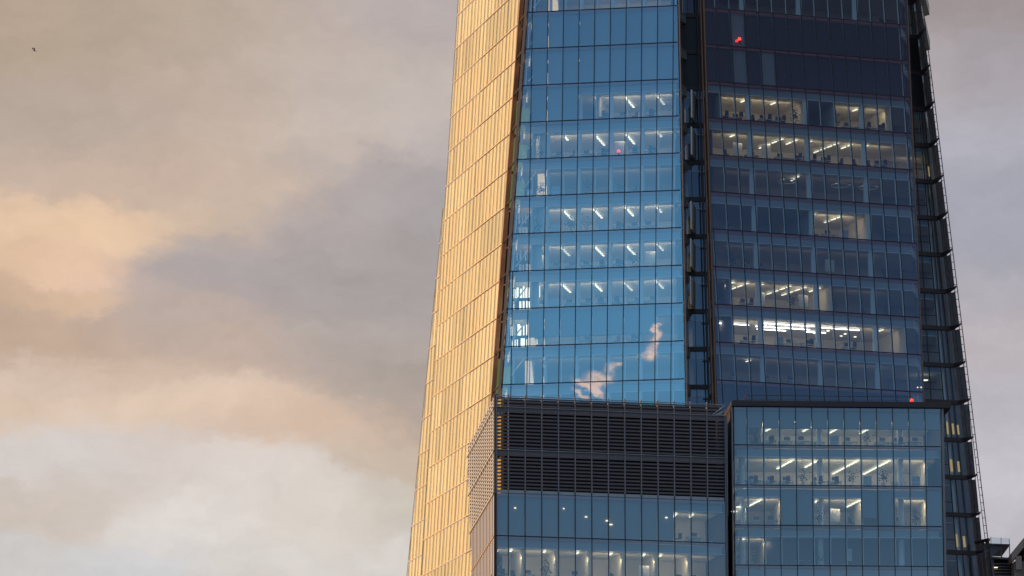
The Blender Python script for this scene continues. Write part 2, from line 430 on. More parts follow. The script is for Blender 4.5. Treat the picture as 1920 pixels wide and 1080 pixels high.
for k in range(KTOP-1, KBOT, -1):
    flank(A, A_l, A_r, k, .365, .054)
    if k < 7: flank(A2, A2_l, A2_r, k, .365, .054)
part(STUFF, 'window', kind='stuff', label='remaining glazing of gold flank and dark front')

# ---- floor slabs, recess bands, posts
def poly(mb, pts, z0, z1, m, mbot=None):
    n = len(pts)
    lo = [(x, y, z0) for x, y in pts]; hi = [(x, y, z1) for x, y in pts]
    mb.quad(list(reversed(lo)), mbot or m); mb.quad(hi, m)
    for i in range(n):
        j = (i+1) % n; mb.quad([lo[i], lo[j], hi[j], hi[i]], m)
def xy(F, x, z, d): q_ = F.p(x, z, d); return (q_[0], q_[1])
for k in range(-6, KTOP+1):
    z = lv(k); m = MB()
    pts = [xy(B, B_l(z)+.35, z, .68), xy(B, B_r(z)-.3, z, .68), xy(S1, 17.6, z, .5), xy(S1, 19.0, z, .5),
           xy(D, D_l(z)+.3, z, .68), xy(D, D_r(z)-.35, z, .68), xy(D4, D_r(z)+.6, z, .5), xy(D4, D_r(z)+2.2, z, .5),
           (44, 470), (30, 488), (2, 488), xy(A, A_l(z)+.9, z, 1.0), xy(A, A_r(z)+.35, z, 1.0)]
    # A is entered from its own right edge
    poly(m, pts, z-.98, z-.30, 'bulkhead', 'ceiling')
    pts2 = [(x, y) for x, y in pts]
    poly(m, pts2, z-.296, z-.02, 'carpet')
    part(m, 'floor_slab')
# band edges in the two recesses
for k in range(-6, KTOP+1):
    z = lv(k); m = MB()
    slab(m, S1, lambda q: B_r(q)+.1, lambda q: D_l(q)-.1, z-.34, z+.10, -.05, .45, 'dark_band')
    part(m, 'recess_band')
    m = MB()
    tx = (42.3 - .0852*(z-107.3)) ; foot = D4.p(tx, z, 0)
    tipx = 45.45 - (.0985 if z > 80.7 else .073)*(z-80.716)
    tip = (tipx, 451.05, z)
    slab(m, D4, lambda q: D_r(q)-.02, lambda q, t=tx: t, z-.32, z+.10, -.05, .45, 'dark_band')
    a, b = Vector((foot[0]-.1, foot[1]-.02, z)), Vector(tip)
    s_ = Vector((.16, .05, 0))
    m.hexa([a+Vector((-.1,0,-.30)), a+Vector((.25,.1,-.30)), b+Vector((.03,.02,-.06)), b+Vector((-.10,-.04,-.06)),
            a+Vector((-.1,0,.12)), a+Vector((.25,.1,.12)), b+Vector((.03,.02,.10)), b+Vector((-.10,-.04,.10))], 'dark_band')
    m.bar(tip, (tip[0]+.02, tip[1]-.02, z+.2), .08, 'dark_band')
    part(m, 'recess_band')
# glazing and fins standing in the recesses
for k in range(-6, KTOP):
    m = MB(); fr = MB()
    z0, z1 = lv(k)+.10, lv(k+1)-.34
    black = k in (8, 9)
    cuts = [0, .38, 1.0] if black else [0, .16, .42, .72, .84, 1.0]
    for i in range(len(cuts)-1):
        xa = lambda q, t=cuts[i]: B_r(q)+.1 + t*(D_l(q)-B_r(q)-.2)
        xb = lambda q, t=cuts[i+1]: B_r(q)+.1 + t*(D_l(q)-B_r(q)-.2)
        if black: slab(m, S1, off(xa,.03), off(xb,-.03), z0, z1, .1, .16, 'black_panel')
        else: pane(m, S1, off(xa,.03), off(xb,-.03), z0, z1, .1, 'glass')
        slab(fr, S1, off(xa,-.03), off(xa,.03), z0, z1, .04, .2, 'dark_band')
    if not black:
        slab(fr, S1, lambda q: B_r(q)+.1, lambda q: D_l(q)-.1, z1-.75, z1-.70, .06, .12, 'inner_frame')
        slab(fr, S1, lambda q: B_r(q)+1.9, lambda q: D_l(q)-.1, z0+2.3, z0+2.42, .0, .04, 'dark_band')
    gl_ = part(m, 'recess_window'); fo = part(fr, 'frame', gl_)
    m = MB(); fr = MB()
    # right recess
    n = 5; W0 = lambda q: D_r(q)+.05; W1 = lambda q: 42.25-.0852*(q-107.3)
    cuts = [0, 1.0] if black else [0, .30, .62, .74, .88, 1.0]
    for i in range(len(cuts)-1):
        xa = lambda q, t=cuts[i]: W0(q)+t*(W1(q)-W0(q)); xb = lambda q, t=cuts[i+1]: W0(q)+t*(W1(q)-W0(q))
        if black and k == 9 or k == 8: slab(m, D4, off(xa,.03), off(xb,-.03), z0, z1, .1, .16, 'black_panel')
        else: pane(m, D4, off(xa,.03), off(xb,-.03), z0, z1, .1, 'glass_clear')
        slab(fr, D4, off(xa,-.03), off(xa,.03), z0, z1, .04, .18, 'dark_band')
    if not black:
        slab(fr, D4, W0, lambda q: W0(q)+.62*(W1(q)-W0(q)), z0+1.0, z0+1.07, .05, .12, 'joint')
        slab(fr, D4, W0, lambda q: W0(q)+.62*(W1(q)-W0(q)), z1-.62, z1-.56, .3, .36, 'inner_frame')
        slab(fr, D4, lambda q: W0(q)+.66*(W1(q)-W0(q)), lambda q: W0(q)+.73*(W1(q)-W0(q)), z0, z1, .5, .7, 'column')
        slab(fr, D4, lambda q: W0(q)+.90*(W1(q)-W0(q)), lambda q: W0(q)+.96*(W1(q)-W0(q)), z0, z1, .5, .7, 'screen_glass')
    gl_ = part(m, 'recess_window'); part(fr, 'frame', gl_)
for k, ts in ((-1,(.66,.80,.92)),(-2,(.68,.84)),(-4,(.64,.80)),(6,(.86,))):
    for t in ts:
        m = MB(); W0 = lambda q: D_r(q)+.05; W1 = lambda q: 42.25-.0852*(q-107.3)
        slab(m, D4, lambda q: W0(q)+t*(W1(q)-W0(q)), lambda q: W0(q)+(t+.045)*(W1(q)-W0(q)), lv(k)+.5, lv(k+1)-1.4-t, .35, .4, 'glow_amber')
        part(m, 'glow_strip')  # glowing slivers stand in for streaks of amber light in the recess
# returns (side cheeks) of the glass fronts, closing them to the recesses
for (F, xf, G, sgn) in ((B, B_r, S1, 1), (D, D_l, S1, -1), (D, D_r, D4, 1)):
    m = MB()
    for k in range(-6, KTOP):
        z0, z1 = lv(k)+.05, lv(k+1)-.05
        q0, q1 = F.p(xf(z0), z0, .5), F.p(xf(z1), z1, .5)
        r0, r1 = (xf(z0)+.05*sgn, G.p(xf(z0), z0, 0)[1], z0), (xf(z1)+.05*sgn, G.p(xf(z1), z1, 0)[1], z1)
        m.quad([q0, r0, r1, q1], 'glass_clear' if xf is D_r else 'dark_band')
    part(m, 'side_glazing')
m = MB()
def post(F, xf, w_, d0, d1, mm):
    slab(m, F, off(xf, -w_/2), off(xf, w_/2), lv(-6), lv(KTOP), d0, d1, mm)
post(B, off(B_r, .17), .13, -.12, .3, 'bronze'); post(B, off(B_r, .32), .06, .5, .7, 'dark_band')
post(D, off(D_l, -.10), .10, -.10, .3, 'bronze'); post(D, off(D_l, -.34), .08, .1, .4, 'bronze'); post(D, off(D_l, -.60), .07, .4, .7, 'dark_band')
post(D, off(D_r, .07), .08, -.08, .2, 'bronze')
post(B, off(B_l, -.20), .20, -.12, .5, 'bronze')
post(B, off(B_l, -.50), .12, .9, 1.2, 'bronze')
post(A, off(A_r, .045), .07, -.2, .25, 'bronze')
for k in range(-1, KTOP):
    z = lv(k)
    a = Vector(B.p(B_l(z)-.2, z, .1)); b = Vector(A.p(A_r(z)+.05, z, .0))
    m.bar(a, b, .09, 'dark_band'); m.bar(b+Vector((0,0,-.25)), b+Vector((0,0,.2)), .14, 'dark_band')
    m.bar(a+Vector((0,0,-.15)), a+Vector((0,0,.15)), .15, 'bronze')
part(m, 'edge_post')
# dark closure of the slot between flank and blue front, some rows emitting green in place of a lit interior
m = MB()
for k in range(-6, KTOP):
    z0, z1 = lv(k)+.1, lv(k+1)-.3
    ya, yb = A.p(A_r(z0), z0)[1]+1.7, A.p(A_r(z1), z1)[1]+1.7
    a0, a1 = (A_r(z0)-.1, ya, z0), (A_r(z1)-.1, yb, z1)
    b0, b1 = (B_l(z0)+.8, ya, z0), (B_l(z1)+.8, yb, z1)
    mm = 'glow_green' if k in (7, 6, 5, 0) else 'black_panel'
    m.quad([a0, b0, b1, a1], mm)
part(m, 'slot_lining')

# screens that run past the right edge, with their ladder rail
m = MB(); rl = MB()
for k in range(-7, KTOP):
    z0, z1 = lv(k)+.13, lv(k+1)-.36
    def tipx(z): return 45.45 - (.0985 if z > 80.7 else .073)*(z-80.716)
    def ft(z, t):
        tx = 42.3-.0852*(z-107.3); f = D4.p(tx, z, 0)
        return (f[0]+(tipx(z)-f[0])*t, f[1]+(451.05-f[1])*t, z)
    cuts = [0, .42, .86]
    for i in range(2):
        a, b = cuts[i]+.02, cuts[i+1]-.02
        m.hexa([ft(z0,a), ft(z0,b), Vector(ft(z0,b))+Vector((.02,.03,0)), Vector(ft(z0,a))+Vector((.02,.03,0)),
                ft(z1,a), ft(z1,b), Vector(ft(z1,b))+Vector((.02,.03,0)), Vector(ft(z1,a))+Vector((.02,.03,0))], 'screen_glass')
        m.bar(ft(z0-.3,b+.02), ft(z1+.3,b+.02), .035, 'dark_band')
part(m, 'edge_screen')
def lad(z): return Vector((45.62 - .100*(z-80.716), 451.0, z))
lo, hi = 66.6, lv(KTOP)
rl.bar(lad(lo), lad(hi), .045, 'joint')
inn = lambda z: lad(z)+Vector((-.27, .1, 0))
rl.bar(inn(lo), inn(hi), .035, 'joint')
z = lo
while z < hi:
    rl.bar(lad(z), inn(z), .03, 'joint'); z += .76
part(rl, 'ladder')
m = MB()     # the next screen begins where the ladder stops
for i, t in enumerate((0, .33, .7)):
    for k in (-4, -5, -6):
        z0, z1 = lv(k)+.1, min(lv(k+1)-.25, 66.3)
        if k == -4: z0 = 65.5; 
        def e(z, t): return Vector((45.9+1.0*t-.085*(z-66), 450.6-1.6*t, z))
        if z1 > z0: m.hexa([e(z0,t), e(z0,t+.28), e(z0,t+.28)+Vector((.03,.04,0)), e(z0,t)+Vector((.03,.04,0)),
                e(z1,t), e(z1,t+.28), e(z1,t+.28)+Vector((.03,.04,0)), e(z1,t)+Vector((.03,.04,0))], 'screen_glass')
m.bar(e(66.4,-.1), e(66.4,1.05), .16, 'dark_band'); m.bar(e(66.4,1.0), e(52,1.0), .07, 'joint')
part(m, 'edge_screen')

# ---- interior: core, rear walls, partitions, columns
m = MB()
core = [(1.5, 453), (17.5, 450.2), (22, 450.8), (37.5, 455.8), (38, 474), (6, 474)]
poly(m, core, 50, lv(KTOP), 'inner_wall')
part(m, 'core_wall')
m = MB()
slab(m, D4, lambda q: D_r(q)-1.2, lambda q: 44.7-.0852*(q-107.3), 50, lv(KTOP), 4.5, 4.8, 'recess_wall')
part(m, 'core_wall')
m = MB()
for k in range(-5, KTOP):
    z0, z1 = lv(k), lv(k+1)-.99
    for j in (1, 3, 5, 7):
        x = Bj(j)((z0+z1)/2)+.02
        q_ = B.p(x, (z0+z1)/2, 1.05)
        m.lathe((q_[0], q_[1], z0), [(.24, 0), (.24, z1-z0)], 'column', 10)
    for j in (3, 7, 11):
        x = Dj(j)((z0+z1)/2)+.2
        q_ = D.p(x, (z0+z1)/2, 1.05)
        m.lathe((q_[0], q_[1], z0), [(.31, 0), (.31, z1-z0)], 'column', 10)
part(m, 'column')
m = MB()
for k in range(-5, KTOP):
    z0, z1 = lv(k), lv(k+1)-.99
    # a pale partition just inside the left corner of the blue front
    a = B.p(B_l(z0)+1.55+.30, z0, 1.2); b = B.p(B_l(z0)+1.55+.9, z0, 1.9)
    ax, ay = a[0]+.15, a[1]
    m.hexa([(ax,ay+.55,z0),(ax+.85,ay,z0),(ax+.9,ay+.12,z0),(ax+.05,ay+.67,z0),(ax,ay+.55,z1+.5),(ax+.85,ay,z1+.5),(ax+.9,ay+.12,z1+.5),(ax+.05,ay+.67,z1+.5)], 'column')
    m.bar((a[0]-1.5, a[1]-.3, z0+.6), (a[0]+.3, a[1]-.2, z1+.2), .07, 'inner_frame')
    for x_ in (9.2,):
        pass
part(m, 'corner_partition')
for k in range(-5, KTOP):
    z0, z1 = lv(k), lv(k+1)-.99
    for F, xf, o_ in ((B, B_r, -.75), (D, D_l, .75)):
        m = MB(); slab(m, F, off(xf, o_-.06), off(xf, o_+.06), z0, z1, 1.2, 8.0, 'dark_wall'); part(m, 'partition_wall')
# bright stair glimpsed through the corner of the blue front
m = MB(); rs = random.Random(9)
for k, s in ((5,.3),(4,.5),(3,.8),(2,1.2),(1,1.3)):
    z0, z1 = lv(k), lv(k+1)-1.0
    for j in range(9):
        for (h0, h1) in ((.1, 1.15), (1.45, 2.6)):
            if rs.random() > .35+.5*s: continue
            x = B_l(z0)+.25+j*.30 + rs.uniform(-.05,.05); ww = rs.uniform(.10, .27)
            q_ = B.p(x, z0, 1.9)
            m.box(q_[0], q_[0]+ww, q_[1], q_[1]+.05, z0+h0, z0+h1*rs.uniform(.9,1.02), 'lum_soft' if k < 3 else 'column')
part(m, 'stair_light')

# partitions between lit and unlit rooms  (side, row, bay, depth)
ROOM_B = {7:[(4,10)], 6:[(0,10)], 4:[(0,10)], 3:[(0,10)], 2:[(0,10)], 10:[]}
ROOM_D = {7:[(1,7),(9,13)], 4:[(7,11)], 2:[(1,8)], 1:[(1,13)]}
m = MB()
for rooms, F, J in ((ROOM_B, B, Bj), (ROOM_D, D, Dj)):
    for k, rr in rooms.items():
        z0, z1 = lv(k), lv(k+1)-.99
        for a, b in rr:
            for e in (a, b):
                x = J(e)((z0+z1)/2)+.12
                if (F is B and x < B_l(z0)+1) or (F is D and x < D_l(z0)+.4) or (F is D and x > D_r(z0)-.4): continue
                q0 = F.p(x, (z0+z1)/2, .75); q1 = F.p(x, (z0+z1)/2, 8.4)
                nx = (F.n[1], -F.n[0])
                m = MB()
                m.hexa([(q0[0],q0[1],z0),(q0[0]+.12,q0[1],z0),(q1[0]+.12,q1[1],z0),(q1[0],q1[1],z0),
                        (q0[0],q0[1],z1),(q0[0]+.12,q0[1],z1),(q1[0]+.12,q1[1],z1),(q1[0],q1[1],z1)], 'inner_wall')
                part(m, 'partition_wall')
# lower, hidden storeys carry the tower to the ground
m = MB()
poly(m, [(0,447),(16,445),(41,452),(47,470),(32,500),(-6,500)], -1.7, 50, 'box_plain')
part(m, 'lower_storeys')

# ================================================================== LOUVRED ANNEX
Lf = Face(426.16, .2328, 0)
LX0, LX1 = -1.66, 20.30
LJ = [LX0+.16, -.342] + [1.225+1.567*i for i in range(12)] + [LX1-.19]
LZ = [75.5, 71.44, 67.42, 63.40, 59.36, 55.3]; LTOP = 76.62
C0 = Vector(Lf.p(LX0, 0, 0)); C1 = Vector((-4.46, 454.3, 0)); C2 = Vector(Lf.p(LX1, 0, 0))
ann = empty('louvred_annex', (9, 430, -1.7)); tag(ann, 'dark metal louvred plant block over blue glazing, in front of the blue facade', 'building annex')
PA = Vector(ann.location)
def apart(mb, name, parent=None, root=ann, base=PA, kind=None, label=None):
    o = mb.build(name, None, tuple(base)); o.parent = parent or root; o.location = (0,0,0); return tag(o, label, kind=kind)
cst = lambda x: (lambda z: x)
BP = .338
# front louvre panels, one per bay and storey
for zi in range(3):
    zt = LTOP if zi == 0 else LZ[zi-1]-.42; zb = LZ[zi] + (.10 if zi < 2 else .34)
    if zi == 0: zb = LZ[0]+.06
    for i in range(14):
        m = MB(); a, b = LJ[i], LJ[i+1]
        slab(m, Lf, cst(a-.045), cst(a+.045), zb-.1 if zi else zb, zt+(.18 if zi == 0 else .42), -.10, .10, 'post_steel')
        z = zb+.12
        while z < zt-.02:
            # tilted blade
            m.hexa([Lf.p(a+.05,z,-.02),Lf.p(b-.05,z,-.02),Lf.p(b-.05,z+.05,.16),Lf.p(a+.05,z+.05,.16),
                    Lf.p(a+.05,z+.15,-.05),Lf.p(b-.05,z+.15,-.05),Lf.p(b-.05,z+.19,.15),Lf.p(a+.05,z+.19,.15)], 'slat_steel')
            z += BP
        if zi == 2:
            slab(m, Lf, cst(a+.05), cst(b-.05), LZ[2]+.02, LZ[2]+.30, .0, .12, 'light_steel')
        apart(m, 'louvre_panel')
m = MB()
for z in LZ[:2]:
    slab(m, Lf, cst(LX0+.12), cst(LX1-.02), z-.40, z+.05, .02, .14, 'slat_steel')
    slab(m, Lf, cst(LX0+.12), cst(LX1-.02), z+.052, z+.10, -.14, .10, 'light_steel')
slab(m, Lf, cst(LX0+.10), cst(LX1-.05), LTOP+.005, LTOP+.06, -.02, .12, 'light_steel')
slab(m, Lf, cst(LX0), cst(LX0+.085), 50, LTOP+.15, -.06, .25, 'joint')
slab(m, Lf, cst(LX0+.087), cst(LX0+.30), 50, LTOP-.1, .00, .25, 'post_steel')
slab(m, Lf, cst(LX1-.14), cst(LX1+.08), 50, LZ[0]+.05, -.06, .25, 'post_steel')
apart(m, 'louvre_frame')
m = MB()    # black plant room behind
slab(m, Lf, cst(LX0+1.3), cst(LX1-.6), LZ[2]+.1, LZ[0]+.015, 1.3, 3.0, 'black_panel')
slab(m, Lf, cst(LX0+1.2), cst(LX1-.4), LZ[0]+.02, LTOP-.12, .9, 1.1, 'dark_band')
apart(m, 'plant_room')
m = MB()
a_, b_ = Vector(Lf.p(LX0+.62, 0, 2.0)), Vector(Lf.p(LX0+1.0, 0, .55)); c_ = Vector(Lf.p(LX0+1.45, 0, 1.25))
for za, zb in ((LZ[2]+.1, LZ[1]-.45), (LZ[1]+.12, LZ[0]-.45), (LZ[0]+.1, LTOP-.1)):
    m.quad([a_+Vector((0,0,za)), b_+Vector((0,0,za)), b_+Vector((0,0,zb)), a_+Vector((0,0,zb))], 'glow_ochre')
    m.quad([b_+Vector((0,0,za)), c_+Vector((0,0,za)), c_+Vector((0,0,zb)), b_+Vector((0,0,zb))], 'bronze')
apart(m, 'sun_glow_panel')  # added panels: the bay's gold sunlight and its shaded part put into their colours
# side lattice: slats and uprights on the flank facing the sun
sd = (C1-C0); sl = sd.length; su = sd.normalized(); sn = Vector((su.y, -su.x, 0))
if sn.x > 0: sn = -sn
def S(t, z, d=0.0): p_ = C0+su*t - sn*d; return Vector((p_.x, p_.y, z))
def sbox(mb, t0, t1, z0, z1, d0, d1, mm):
    mb.hexa([S(t0,z0,d0),S(t1,z0,d0),S(t1,z0,d1),S(t0,z0,d1),S(t0,z1,d0),S(t1,z1,d0),S(t1,z1,d1),S(t0,z1,d1)], mm)
m = MB(); z = LZ[2]+.12
while z < LTOP-.05:
    sbox(m, .1, sl, z, z+.12, .0, .12, 'lattice_steel'); z += BP
t = .8
while t < sl:
    sbox(m, t, t+.55, LZ[2], LTOP, -.03, -.002, 'lattice_steel'); t += 2.05
for z in LZ[:3]: sbox(m, .1, sl, z-.13, z+.06, -.12, -.062, 'light_steel')
apart(m, 'side_lattice')
m = MB(); sbox(m, 4.5, sl, LZ[2]+.1, LZ[0], .5, .7, 'black_panel')
for zz in (LZ[2], LZ[3], LZ[4]):
    t = .2
    while t < sl:
        sbox(m, t, min(t+1.38, sl), zz-3.95, zz-.16, .02, .10, 'grey_clad'); t += 1.52
        sbox(m, t-.135, t-.005, zz-3.95, zz-.16, -.05, .01, 'pale_joint')
    sbox(m, .2, sl, zz-.155, zz+.0, -.06, .05, 'pale_joint')
apart(m, 'side_wall')
# glazing under the louvres
wl = MB()
for zi in (2, 3, 4):
    z1, z0 = LZ[zi]-.02, LZ[zi+1]-.02
    for i in range(14):
        bl = 1.0 if (zi == 2 and i <= 10) else None
        window(Lf, cst(LJ[i]), cst(LJ[i+1]), z0, z1, bl, blind_m='blind_grey', parent=ann, jw=.035)
m = MB()
for z in LZ[2:]:
    poly(m, [xy(Lf, LX0+.4, 0, .68), xy(Lf, LX1-.3, 0, .68), xy(Lf, LX1-.3, 0, 8), xy(Lf, LX0+2.4, 0, 8)], z-.98, z-.28, 'bulkhead', 'ceiling')
apart(m, 'floor_slab')
m = MB()
slab(m, Lf, cst(LX0+2.2), cst(LX1-.3), 50, LZ[2]-.3, 6.5, 6.8, 'inner_wall')
slab(m, Lf, cst(LX1-.15), cst(LX1-.05), 50, LZ[0], .3, 9, 'dark_band')
for i in (2, 4, 6, 8, 10, 12):
    x = LJ[i]+.1
    q0, q1 = Lf.p(x, 0, .75), Lf.p(x, 0, 6.4)
    m.hexa([(q0[0],q0[1],LZ[3]-4),(q0[0]+.1,q0[1],LZ[3]-4),(q1[0]+.1,q1[1],LZ[3]-4),(q1[0],q1[1],LZ[3]-4),
            (q0[0],q0[1],LZ[3]-1),(q0[0]+.1,q0[1],LZ[3]-1),(q1[0]+.1,q1[1],LZ[3]-1),(q1[0],q1[1],LZ[3]-1)], 'inner_wall')
apart(m, 'interior_wall')
m = MB()
slab(m, Lf, cst(LX0+2.4), cst(LX1-.3), -1.7, 50, .3, 8, 'box_plain')
apart(m, 'lower_storeys')
# the white stay at the right end of the parapet
m = MB()
for a, b in (((19.0,75.6),(20.1,76.5)),((19.2,75.55),(20.2,76.1)),((19.5,75.6),(20.1,75.95)),((19.6,75.6),(20.1,75.65))):
    m.bar(Lf.p(a[0],a[1],-.12), Lf.p(b[0],b[1],-.12), .05, 'light_steel')
apart(m, 'parapet_brace')

# ================================================================== OFFICE BLOCK (right)
Rf = Face(428.9, .053, 0)
RX0, RX1 = 20.80, 40.78
RJ = [RX0+.20] + [22.26+1.539*i for i in range(12)] + [RX1-.10]
RZ = [76.28, 72.66, 68.82, 65.0, 61.2, 57.4, 53.6]
off_b = empty('office_block', (30, 436, -1.7)); tag(off_b, 'lower blue glass office block with red lamp and handrail on its flat roof', 'office building')
PO = Vector(off_b.location)
def opart(mb, name, **k): return apart(mb, name, root=off_b, base=PO, **k)
for zi in range(6):
    z1, z0 = RZ[zi], RZ[zi+1]
    for i in range(13):
        bl = None
        if zi == 0: bl = 1.0 if i == 0 else .50
        if zi == 2 and i in (3, 4, 9, 12): bl = 1.0
        if zi == 2 and i == 8: bl = .78
        if zi == 5: bl = 1.0
        window(Rf, cst(RJ[i]), cst(RJ[i+1]), z0, z1, bl, blind_m='blind_grey', parent=off_b)
m = MB()
slab(m, Rf, cst(RX0-.02), cst(RX1+.9), 76.36, 76.84, -.25, 13, 'roof_cap')
slab(m, Rf, cst(RX0+.15), cst(RX1+.9), 76.842, 76.93, -.05, 13, 'roof_cap')
opart(m, 'roof')
m = MB()
for z in RZ[1:]:
    poly(m, [xy(Rf, RX0+.5, 0, .68), xy(Rf, RX1-.35, 0, .68), xy(Rf, RX1-.35, 0, 13), xy(Rf, RX0+.5, 0, 13)], z-.98, z-.28, 'bulkhead', 'ceiling')
poly(m, [xy(Rf, RX0+.5, 0, .68), xy(Rf, RX1-.35, 0, .68), xy(Rf, RX1-.35, 0, 13), xy(Rf, RX0+.5, 0, 13)], RZ[0]-.98, RZ[0]-.28, 'bulkhead', 'ceiling')
opart(m, 'floor_slab')
for a__, b__, c__, d__, e__, f__, g__ in ((RX0,RX0+.10,50,76.3,-.05,.3,'post_steel'),(RX1,RX1+.20,50,76.3,-.04,.3,'post_steel'),(RX0+.02,RX0+.12,50,76.35,.32,13,'dark_band'),(RX1+.05,RX1+.15,50,76.35,.32,13,'dark_band'),(RX0-.42,RX0-.36,66,75.5,.5,.6,'post_steel')):
    m = MB(); slab(m, Rf, cst(a__), cst(b__), c__, d__, e__, f__, g__); opart(m, 'corner_post')
m = MB()
#, 50, 76.3, -.05, .3, 'post_steel')
m = MB()
slab(m, Rf, cst(RX0+.5), cst(RX1-.35), 50, 76.2, 10.0, 10.3, 'inner_wall')
for i, zi in ((3,2),(5,2),(8,2),(10,2),(12,2),(2,3),(2,0),(12,1)):
    x = RJ[i]+.15; q0, q1 = Rf.p(x, 0, .75), Rf.p(x, 0, 9.9); a, b = RZ[zi+1], RZ[zi]-.99
    m.hexa([(q0[0],q0[1],a),(q0[0]+.1,q0[1],a),(q1[0]+.1,q1[1],a),(q1[0],q1[1],a),(q0[0],q0[1],b),(q0[0]+.1,q0[1],b),(q1[0]+.1,q1[1],b),(q1[0],q1[1],b)], 'inner_wall')
slab(m, Rf, cst(RJ[2]+.4), cst(RX1-.4), RZ[4], RZ[3]-1.0, 2.2, 2.3, 'dark_room_sheet')  # dark sheet added so the unlit interior of this storey reads dark
opart(m, 'interior_wall')
m = MB()
for zi in range(6):
    for i in (0, 5, 10):
        q_ = Rf.p(RJ[i]+.9, 0, 1.8); m.lathe((q_[0], q_[1], RZ[zi+1]), [(.28,0),(.28,RZ[zi]-RZ[zi+1]-.99)], 'column', 12)
opart(m, 'column')
m = MB()
slab(m, Rf, cst(RX0+.3), cst(RX1-.1), -1.7, 50, .3, 13, 'box_plain')
opart(m, 'lower_storeys')
m = MB()    # handrail on the roof
xs = [22.4+ i*1.98 for i in range(9)]; zr = 76.93
for x in xs: m.bar(Rf.p(x, zr, 1.6), Rf.p(x, zr+.78, 1.6), .03, 'roof_cap')
m.bar(Rf.p(xs[0], zr+.78, 1.6), Rf.p(xs[-1], zr+.78, 1.6), .03, 'roof_cap')
m.bar(Rf.p(xs[0], zr+.40, 1.6), Rf.p(xs[-1], zr+.40, 1.6), .015, 'roof_cap')
m.bar(Rf.p(xs[0], zr+.78, 1.6), Rf.p(xs[0]-.75, zr+.1, 4.6), .035, 'roof_cap')
opart(m, 'handrail')

# ================================================================== small things
def beacon(loc, label):
    r = empty('warning_lamp', loc); tag(r, label, 'warning lamp', 'red aircraft warning lamps')
    m = MB(); m.lathe((0,0,.42), [(.08,0),(.15,.05),(.16,.16),(.10,.27),(.02,.30)], 'red_lamp', 12); m.build('lens', r)
    m = MB(); m.lathe((0,0,0), [(.05,0),(.05,.36),(.14,.36),(.14,.42)], 'lamp_body', 10)
    m.bar((0,0,.3),(-.42,-.1,-.02), .03, 'lamp_body'); m.bar((0,0,.3),(.25,.1,-.02), .03, 'lamp_body'); m.build('bracket', r)
beacon(Rf.p(38.28, 76.93, 2.2), 'red warning lamp on tripod standing on the flat roof edge')
beacon(Vector(D.p(22.45, 115.5, -.35))+Vector((0,0,-.45)), 'red warning lamp in front of the dark windowless top storeys')
beacon(B.p(10.35, 103.62, 1.0), 'red warning lamp glowing behind the blue glass facade')

# bird
bird = MB()
bird.lathe((0,0,0), [(.005,-.12),(.04,-.07),(.05,0),(.035,.08),(.005,.12)], 'feather', 8)
bird.quad([(0,0,.06),(0,0,-.03),(-.10,.02,.03),(-.13,.03,.12)], 'feather'); bird.quad([(-.10,.02,.03),(0,0,-.03),(0,.03,.06),(-.13,.05,.12)], 'feather')
bird.quad([(0,0,.04),(0,0,-.05),(.10,.02,-.06),(.13,.03,-.13)], 'feather')
tag(bird.build('bird', None, None), 'tiny brown bird flying in the clouds left of the tower', 'bird'); bird_o = bpy.data.objects['bird']; bird_o.location = (-32.1, 300, 77.6); bird_o.scale = (1.25, 1.25, 1.25)

# terrace building beyond, bottom right
tb = empty('terrace_building', (51, 472, -1.7)); tag(tb, 'pale steel framed rooftop terrace with glass balustrade beside the tower edge', 'building')
PT = Vector(tb.location)
def tpart(mb, name): return apart(mb, name, root=tb, base=PT)
m = MB()
for (x, a, b) in ((49.3,69.1,69.8),(50.35,69.1,69.72),(51.2,69.0,69.62)): m.bar((x,470,a),(x,470,b), .035, 'post_steel')
for x0_, x1_, za, zb_ in ((49.3,50.3,69.78,69.72),(50.4,51.2,69.7,69.6)):
    m.quad([(x0_,470,69.15),(x1_,470,69.12),(x1_,470,zb_),(x0_,470,za)], 'glass_clear')
tpart(m, 'balustrade')
m = MB()
m.hexa([(48.6,469.8,69.0),(51.25,469.8,68.92),(51.25,478,68.92),(48.6,478,69.0),(48.6,469.8,69.12),(51.25,469.8,69.03),(51.25,478,69.03),(48.6,478,69.12)], 'terrace_dark')
m.hexa([(48.6,469.8,67.62),(51.35,469.8,67.42),(51.35,478,67.42),(48.6,478,67.62),(48.6,469.8,67.80),(51.35,469.8,67.60),(51.35,478,67.60),(48.6,478,67.80)], 'terrace_dark')
tpart(m, 'deck')
m = MB()
m.hexa([(48.6,470.2,67.8),(49.4,470.2,67.8),(49.4,470.6,67.8),(48.6,470.6,67.8),(48.6,470.2,68.98),(50.7,470.2,68.95),(50.7,470.6,68.95),(48.6,470.6,68.98)], 'terrace_dark')
for x in (50.35, 51.2): m.bar((x,470,67.5),(x,470,69.0), .05, 'post_steel')
m.bar((50.5,471,67.5),(50.5,471,69.0), .04, 'light_steel')
tpart(m, 'bracket')
m = MB()
m.box(48.6,49.6,470.2,476,50,67.5,'terrace_dark'); m.box(50.0,51.6,471.2,476,50,67.3,'terrace_dark')
z = 64.0
while z < 67.2:
    m.box(49.55,51.6,470.3,471.0,z,z+.10,'post_steel'); z += .30
m.box(49.3,51.6,470.6,476,-1.7,64,'box_plain')
m.box(49.6,49.95,470.1,470.2,66.6,66.68,'spot')
tpart(m, 'stair_wall')
sb = empty('stone_building', (53, 470, -1.7)); tag(sb, 'brown stone building with stepped sloping parapet at the picture\'s lower right corner', 'building')
PS = Vector(sb.location)
m = MB()
for i in range(9):
    x = 51.10+i*.145; zt = 67.75+i*.175
    m.box(x, x+.143, 467+.0*i, 474, 66.9+i*.17, zt, 'stone')
